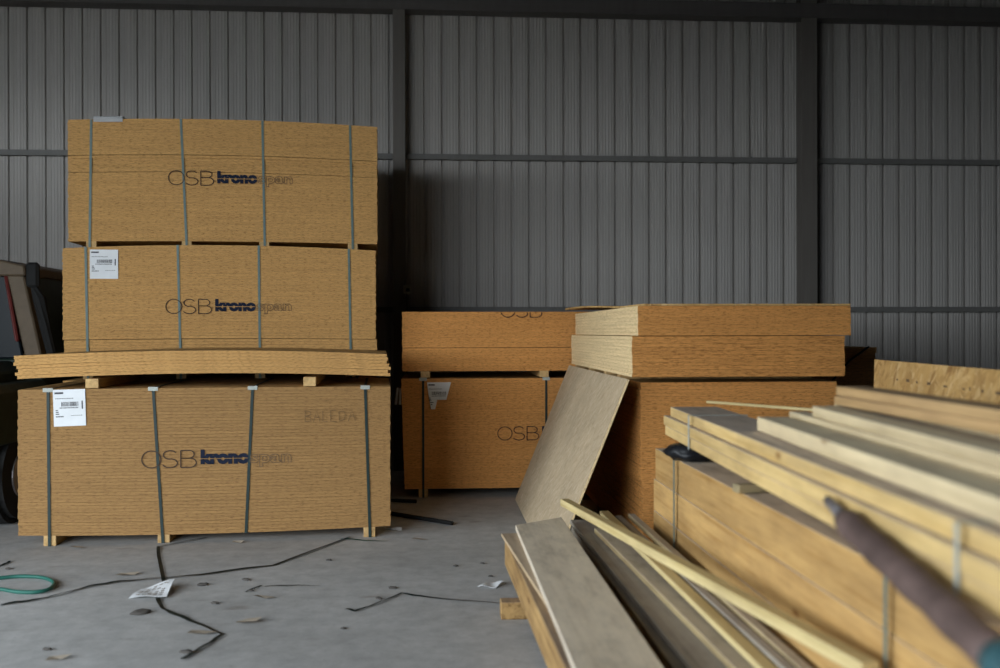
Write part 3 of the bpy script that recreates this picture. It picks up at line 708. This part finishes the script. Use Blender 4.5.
vp('windscreen', [(-4.56, 1.88), (-3.40, 1.88), (-3.27, zz), (-4.69, zz)], 8.04, 8.06, 'glass')
vp('cab', [(-4.86, .45), (-3.10, .45), (-3.10, zz), (-4.86, zz)], 8.0, 9.7, 'car_green')
vp('cab_side', [(-3.23, 1.88), (-3.25, 1.88), (-3.13, zz), (-3.11, zz)], 8.1, 9.7, 'car_green')
vp('hood', [(-4.72, .55), (-3.24, .55), (-3.24, 1.12), (-3.35, 1.20), (-4.61, 1.20), (-4.72, 1.12)], 7.0, 8.0, 'car_green')
gr = vp('grille', [(-4.5, .62), (-3.46, .62), (-3.46, 1.02), (-4.5, 1.02)], 6.97, 7.0, 'rubber')
for x in (-3.62, -4.34):
    bm = bmesh.new(); bmesh.ops.create_cone(bm, cap_ends=True, segments=20, radius1=.085, radius2=.075, depth=.04, matrix=Matrix.Rotation(math.pi / 2, 4, 'X'))
    mobj('headlight', from_bm(bm, 'headlight'), V_, (x - VX, 6.955 - VY, .84), mats=('metal',))
vp('bumper', [(-4.85, .38), (-3.10, .38), (-3.10, .52), (-4.85, .52)], 6.88, 7.0, 'rubber')
vp('fender', [(-3.24, .62), (-3.04, .62), (-3.04, .98), (-3.10, 1.05), (-3.24, 1.05)], 7.02, 8.0, 'car_green')
vp('fender', sx([(-3.24, .62), (-3.04, .62), (-3.04, .98), (-3.10, 1.05), (-3.24, 1.05)]), 7.02, 8.0, 'car_green')
for x in (-3.18, 2 * VX + 3.18):
    for y in (7.5, 9.2):
        bm = bmesh.new(); bmesh.ops.create_cone(bm, cap_ends=True, segments=28, radius1=.36, radius2=.36, depth=.22, matrix=Matrix.Rotation(math.pi / 2, 4, 'Y'))
        bmesh.ops.bevel(bm, geom=[e for e in bm.edges if e.calc_face_angle(0) > .8], offset=.04, segments=2, affect='EDGES')
        w_ = mobj('wheel', from_bm(bm, 'wheel'), V_, (x - VX, y - VY, .362), mats=('rubber',))
        bm = bmesh.new(); bmesh.ops.create_cone(bm, cap_ends=True, segments=20, radius1=.19, radius2=.16, depth=.24, matrix=Matrix.Rotation(math.pi / 2, 4, 'Y')); mobj('hub', from_bm(bm, 'hub'), w_, mats=('metal',))
for s_ in (1, -1):
    mx = VX + s_ * (-3.16 - VX)
    mo = mobj('mirror', boxmesh('mirror', -.05, .05, -.03, .03, -.10, .10, .02), V_, (mx - VX, 7.96 - VY, 1.88), mats=('rubber',))
    bm = bmesh.new(); tube(bm, [Vector((0.01 * s_, 0, -.10)), Vector((.05 * s_, 0, -.19)), Vector((.085 * s_, .02, -.42)), Vector((.13 * s_, .06, -.68))], [.03, .05, .04, .035], 8); mobj('mirror_arm', from_bm(bm, 'mirror_arm'), mo, mats=('rubber',))

# ------------------------------------------------------------------ things on the floor
def F(u, v, h=0): return WH(u, v, h)
def floor_strip(name, pts, w, mat, label, cat, lift=.003, sub=4, thick=.002):
    P = [F(*p) for p in pts]; bm = bmesh.new(); prev = None
    dens = []
    for a, c in zip(P, P[1:]):
        for k in range(sub): dens.append(a.lerp(c, k / sub))
    dens.append(P[-1]); n_ = len(dens); L_, R_ = [], []
    for i, p in enumerate(dens):
        a = dens[max(0, i - 1)]; c = dens[min(n_ - 1, i + 1)]; d = (c - a); d.z = 0; d.normalize(); s = Vector((-d.y, d.x, 0)) * w / 2
        z = lift + .004 * abs(math.sin(i * .9))
        tw = .5 * w * (.35 * math.sin(i * .55))
        L_.append(bm.verts.new((p.x + s.x, p.y + s.y, z + max(0, tw)))); R_.append(bm.verts.new((p.x - s.x, p.y - s.y, z + max(0, -tw))))
    for i in range(n_ - 1): bm.faces.new((L_[i], R_[i], R_[i + 1], L_[i + 1]))
    bmesh.ops.solidify(bm, geom=bm.faces[:], thickness=thick)
    o = mobj(name, from_bm(bm, name), mats=(mat,)); return tag(o, label, cat, 'discarded bands on the floor')
floor_strip('strapping_band', [(206, 537.5), (157.5, 546.5), (158, 556), (163.5, 583), (157, 599), (161, 608), (170, 613), (190, 621), (222, 635), (206, 645), (181, 660)], .022, 'strap_dark', 'kinked dark band running from the pack foot under the paper sheet', 'strapping band')
floor_strip('strapping_band', [(0, 604.5), (28, 601), (52, 596), (90, 586), (120, 581.5), (160, 578), (200, 575), (273, 565.5), (349, 537.5)], .024, 'strap_dark', 'long dark band curving from the left edge to the right foot of the front pack', 'strapping band')
floor_strip('strapping_band', [(345, 609), (354, 612), (375, 604.5), (401, 594), (425, 598), (500, 604.5)], .016, 'strap_dark', 'thin dark band in the middle of the floor reaching the board pile', 'strapping band')
floor_strip('strapping_band', [(245, 592), (261, 586)], .012, 'strap_dark', 'tiny short dark band piece left of the thin wire', 'strapping band')
floor_strip('wire_offcut', [(264, 586.5), (290, 586), (318, 586)], .010, 'strap_dark', 'thin straight wire offcut lying on the open floor', 'wire')
floor_strip('strapping_band', [(340, 539), (365, 541), (388, 541.5)], .016, 'hose', 'teal band end under the right foot of the front pack', 'strapping band')
bm = bmesh.new(); a, c = F(391, 515.5), F(452, 525.5)
tube(bm, [a + Vector((0, 0, .018)), a.lerp(c, .4) + Vector((0, 0, .017)), c + Vector((0, 0, .017))], .016, 8)
tag(mobj('steel_rod', from_bm(bm, 'steel_rod'), mats=('rubber',)), 'straight black rod lying in the shade between the packs', 'rod')
bm = bmesh.new(); a, c = F(391, 502), F(416, 503)
tube(bm, [a + Vector((0, 0, .016)), c + Vector((0, 0, .016))], .015, 8)
tag(mobj('steel_rod', from_bm(bm, 'steel_rod'), mats=('rubber',)), 'short black rod end beside the foot of the back centre pack', 'rod')
bm = bmesh.new()
hp = [F(u, v) for u, v in ((-25, 582), (0, 579), (20, 577.5), (40, 578.5), (51, 582), (53, 586), (47, 591), (33, 593.5), (15, 593), (0, 590.5), (-20, 590))]
dens = []
for i in range(len(hp) - 1):
    p0, p1, p2, p3 = hp[max(0, i - 1)], hp[i], hp[i + 1], hp[min(len(hp) - 1, i + 2)]
    for k in range(5):
        t_ = k / 5; dens.append(.5 * ((2 * p1) + (p2 - p0) * t_ + (2 * p0 - 5 * p1 + 4 * p2 - p3) * t_ ** 2 + (3 * p1 - p0 - 3 * p2 + p3) * t_ ** 3))
tube(bm, [p + Vector((0, 0, .012)) for p in dens], .011, 8)
tag(smooth(mobj('garden_hose', from_bm(bm, 'garden_hose'), mats=('hose',))), 'loop of green hose at the left edge of the floor', 'hose')
floor_strip('strapping_band', [(-10, 567), (2, 565), (9, 561)], .02, 'strap_dark', 'dark band end at the left edge above the hose loop', 'strapping band')
# papers
def sheet_on_floor(name, quad, label, cat, mat='paper', lifts=(0.004, .014, .03, .008)):
    P = [F(u, v) for u, v in quad]; bm = bmesh.new(); g = []
    n_ = 6
    for i in range(n_ + 1):
        for j in range(n_ + 1):
            a, c = i / n_, j / n_
            p = P[0].lerp(P[1], a).lerp(P[3].lerp(P[2], a), c)
            z = (lifts[0] * (1 - a) + lifts[1] * a) * (1 - c) + (lifts[3] * (1 - a) + lifts[2] * a) * c
            g.append(bm.verts.new((p.x, p.y, z + .006 * math.sin(a * 5 + c * 4) + .004)))
    for i in range(n_):
        for j in range(n_): bm.faces.new((g[i * (n_ + 1) + j], g[(i + 1) * (n_ + 1) + j], g[(i + 1) * (n_ + 1) + j + 1], g[i * (n_ + 1) + j + 1]))
    bmesh.ops.recalc_face_normals(bm, faces=bm.faces[:]); bmesh.ops.solidify(bm, geom=bm.faces[:], thickness=.0015)
    return tag(mobj(name, from_bm(bm, name), mats=(mat,)), label, cat)
o = sheet_on_floor('paper_sheet', [(128, 599), (166, 598), (174, 584.5), (140, 590)], 'crumpled printed paper sheet lying over the kinked dark band', 'paper')
bm = bmesh.new()
for k in range(7):
    for j in range(5):
        if R.random() < .7:
            a = .15 + j * .15; c = .12 + k * .11
            pts_ = []
            for aa, cc in ((a, c), (a + .1, c), (a + .1, c + .035), (a, c + .035)):
                P = [F(u, v) for u, v in ((128, 599), (166, 598), (174, 584.5), (140, 590))]
                p = P[0].lerp(P[1], aa).lerp(P[3].lerp(P[2], aa), cc)
                z = (.004 * (1 - aa) + .014 * aa) * (1 - cc) + (.008 * (1 - aa) + .03 * aa) * cc + .006 * math.sin(aa * 5 + cc * 4) + .0068
                pts_.append(bm.verts.new((p.x, p.y, z)))
            bm.faces.new(pts_)
mobj('print', from_bm(bm, 'print'), o, mats=('outline',))['kind'] = 'stuff'
sheet_on_floor('paper_scrap', [(477, 588), (495, 589), (504, 584.5), (490, 583)], 'small white paper scrap on the floor left of the board pile', 'paper', lifts=(.004, .008, .012, .004))
sheet_on_floor('plastic_strip', [(384, 529.5), (401, 530.3), (401.5, 528.6), (384, 528)], 'white plastic strip poking out right of the front pack', 'strip', 'white', (.002, .003, .004, .002))
# strap tail hanging at the left side of the back centre pack
bm = bmesh.new()
for k in range(2):
    a = Vector((-.028 - .022 * k, .02, .94 + .004 * k)); c = Vector((-.03 - .035 * k, .0, .80))
    s_ = Vector((.009, 0, 0)); bm.faces.new([bm.verts.new(v) for v in (a - s_, a + s_, c + s_, c - s_)])
for v in bm.verts: v.co.x += .02
bmesh.ops.solidify(bm, geom=bm.faces[:], thickness=.003)
mobj('film_scrap', from_bm(bm, 'film_scrap'), P5, mats=('white',))
# chips and clods
spots = [(76, 547.5, 'chip', 1.2), (127, 574.5, 'chip', 1.4), (200, 633.5, 'chip', 1.5), (246, 622.5, 'chip', 1.5), (262, 597.5, 'chip', 1.3), (418, 540.5, 'chip', 1.3), (237, 542.5, 'chip', 1.0), (140, 613, 'dirt', 1.9), (202, 585, 'dirt', 1.2),
         (245, 580, 'dirt', .9), (214, 603.5, 'dirt', .9), (46, 649.5, 'dirt', .8), (378, 599, 'dirt', .8), (250, 591, 'dirt', .7), (392, 588.5, 'dirt', .9), (185, 652.5, 'dirt', 1.1), (56, 659, 'chip', 1.1), (343, 629, 'dirt', .6), (7, 568.5, 'dirt', .7), (455, 566.5, 'dirt', .6), (482, 564, 'dirt', .6), (490, 577, 'dirt', .6), (328, 560.5, 'dirt', .7)]
near_to = ['by the left foot of the front pack', 'left of the printed paper, above the long band', 'inside the kink of the dark band', 'right of the kinked band near the bottom edge', 'below the thin wire offcut', 'in front of the back centre pack', 'close to the front pack underside',
           'large, just below the printed paper', 'right of the printed paper', 'right of the paper by the wire', 'between the paper and the wire', 'near the bottom left edge', 'above the middle band', 'at the short band piece', 'beside the bend of the middle band', 'at the lower end of the kinked band', 'at the very bottom left', 'left below the middle band', 'under the band end at the left edge', 'left of the board pile, upper', 'left of the board pile, right above the scrap', 'just above the white paper scrap', 'between the long band and the rod']
for (u, v, m, s_), nt_ in zip(spots, near_to):
    bm = bmesh.new(); p = F(u, v)
    if m == 'chip':
        pts_ = [Vector((-.045, -.012, 0)), Vector((.02, -.022, 0)), Vector((.05, .004, 0)), Vector((.01, .02, 0)), Vector((-.03, .016, 0))]
        f = bm.faces.new([bm.verts.new(q * s_ * R.uniform(.8, 1.15) + Vector((0, 0, .004 + .012 * R.random()))) for q in pts_])
        bmesh.ops.solidify(bm, geom=[f], thickness=.004)
        lab = 'small pale wood chip ' + nt_; nm = 'wood_chip'
    else:
        bmesh.ops.create_icosphere(bm, subdivisions=2, radius=.017 * s_)
        for q in bm.verts: q.co = Vector((q.co.x * 1.6 * R.uniform(.8, 1.2), q.co.y * R.uniform(.8, 1.2), max(0, q.co.z * .6 * R.uniform(.7, 1.2) + .004)))
        lab = 'dark dirt clod on the floor, ' + nt_; nm = 'dirt_clod'
    tag(mobj(nm, from_bm(bm, nm), None, (p.x, p.y, .001), (0, 0, R.uniform(-.5, .5)), (m,)), lab, 'chip' if m == 'chip' else 'dirt', 'litter on the floor')
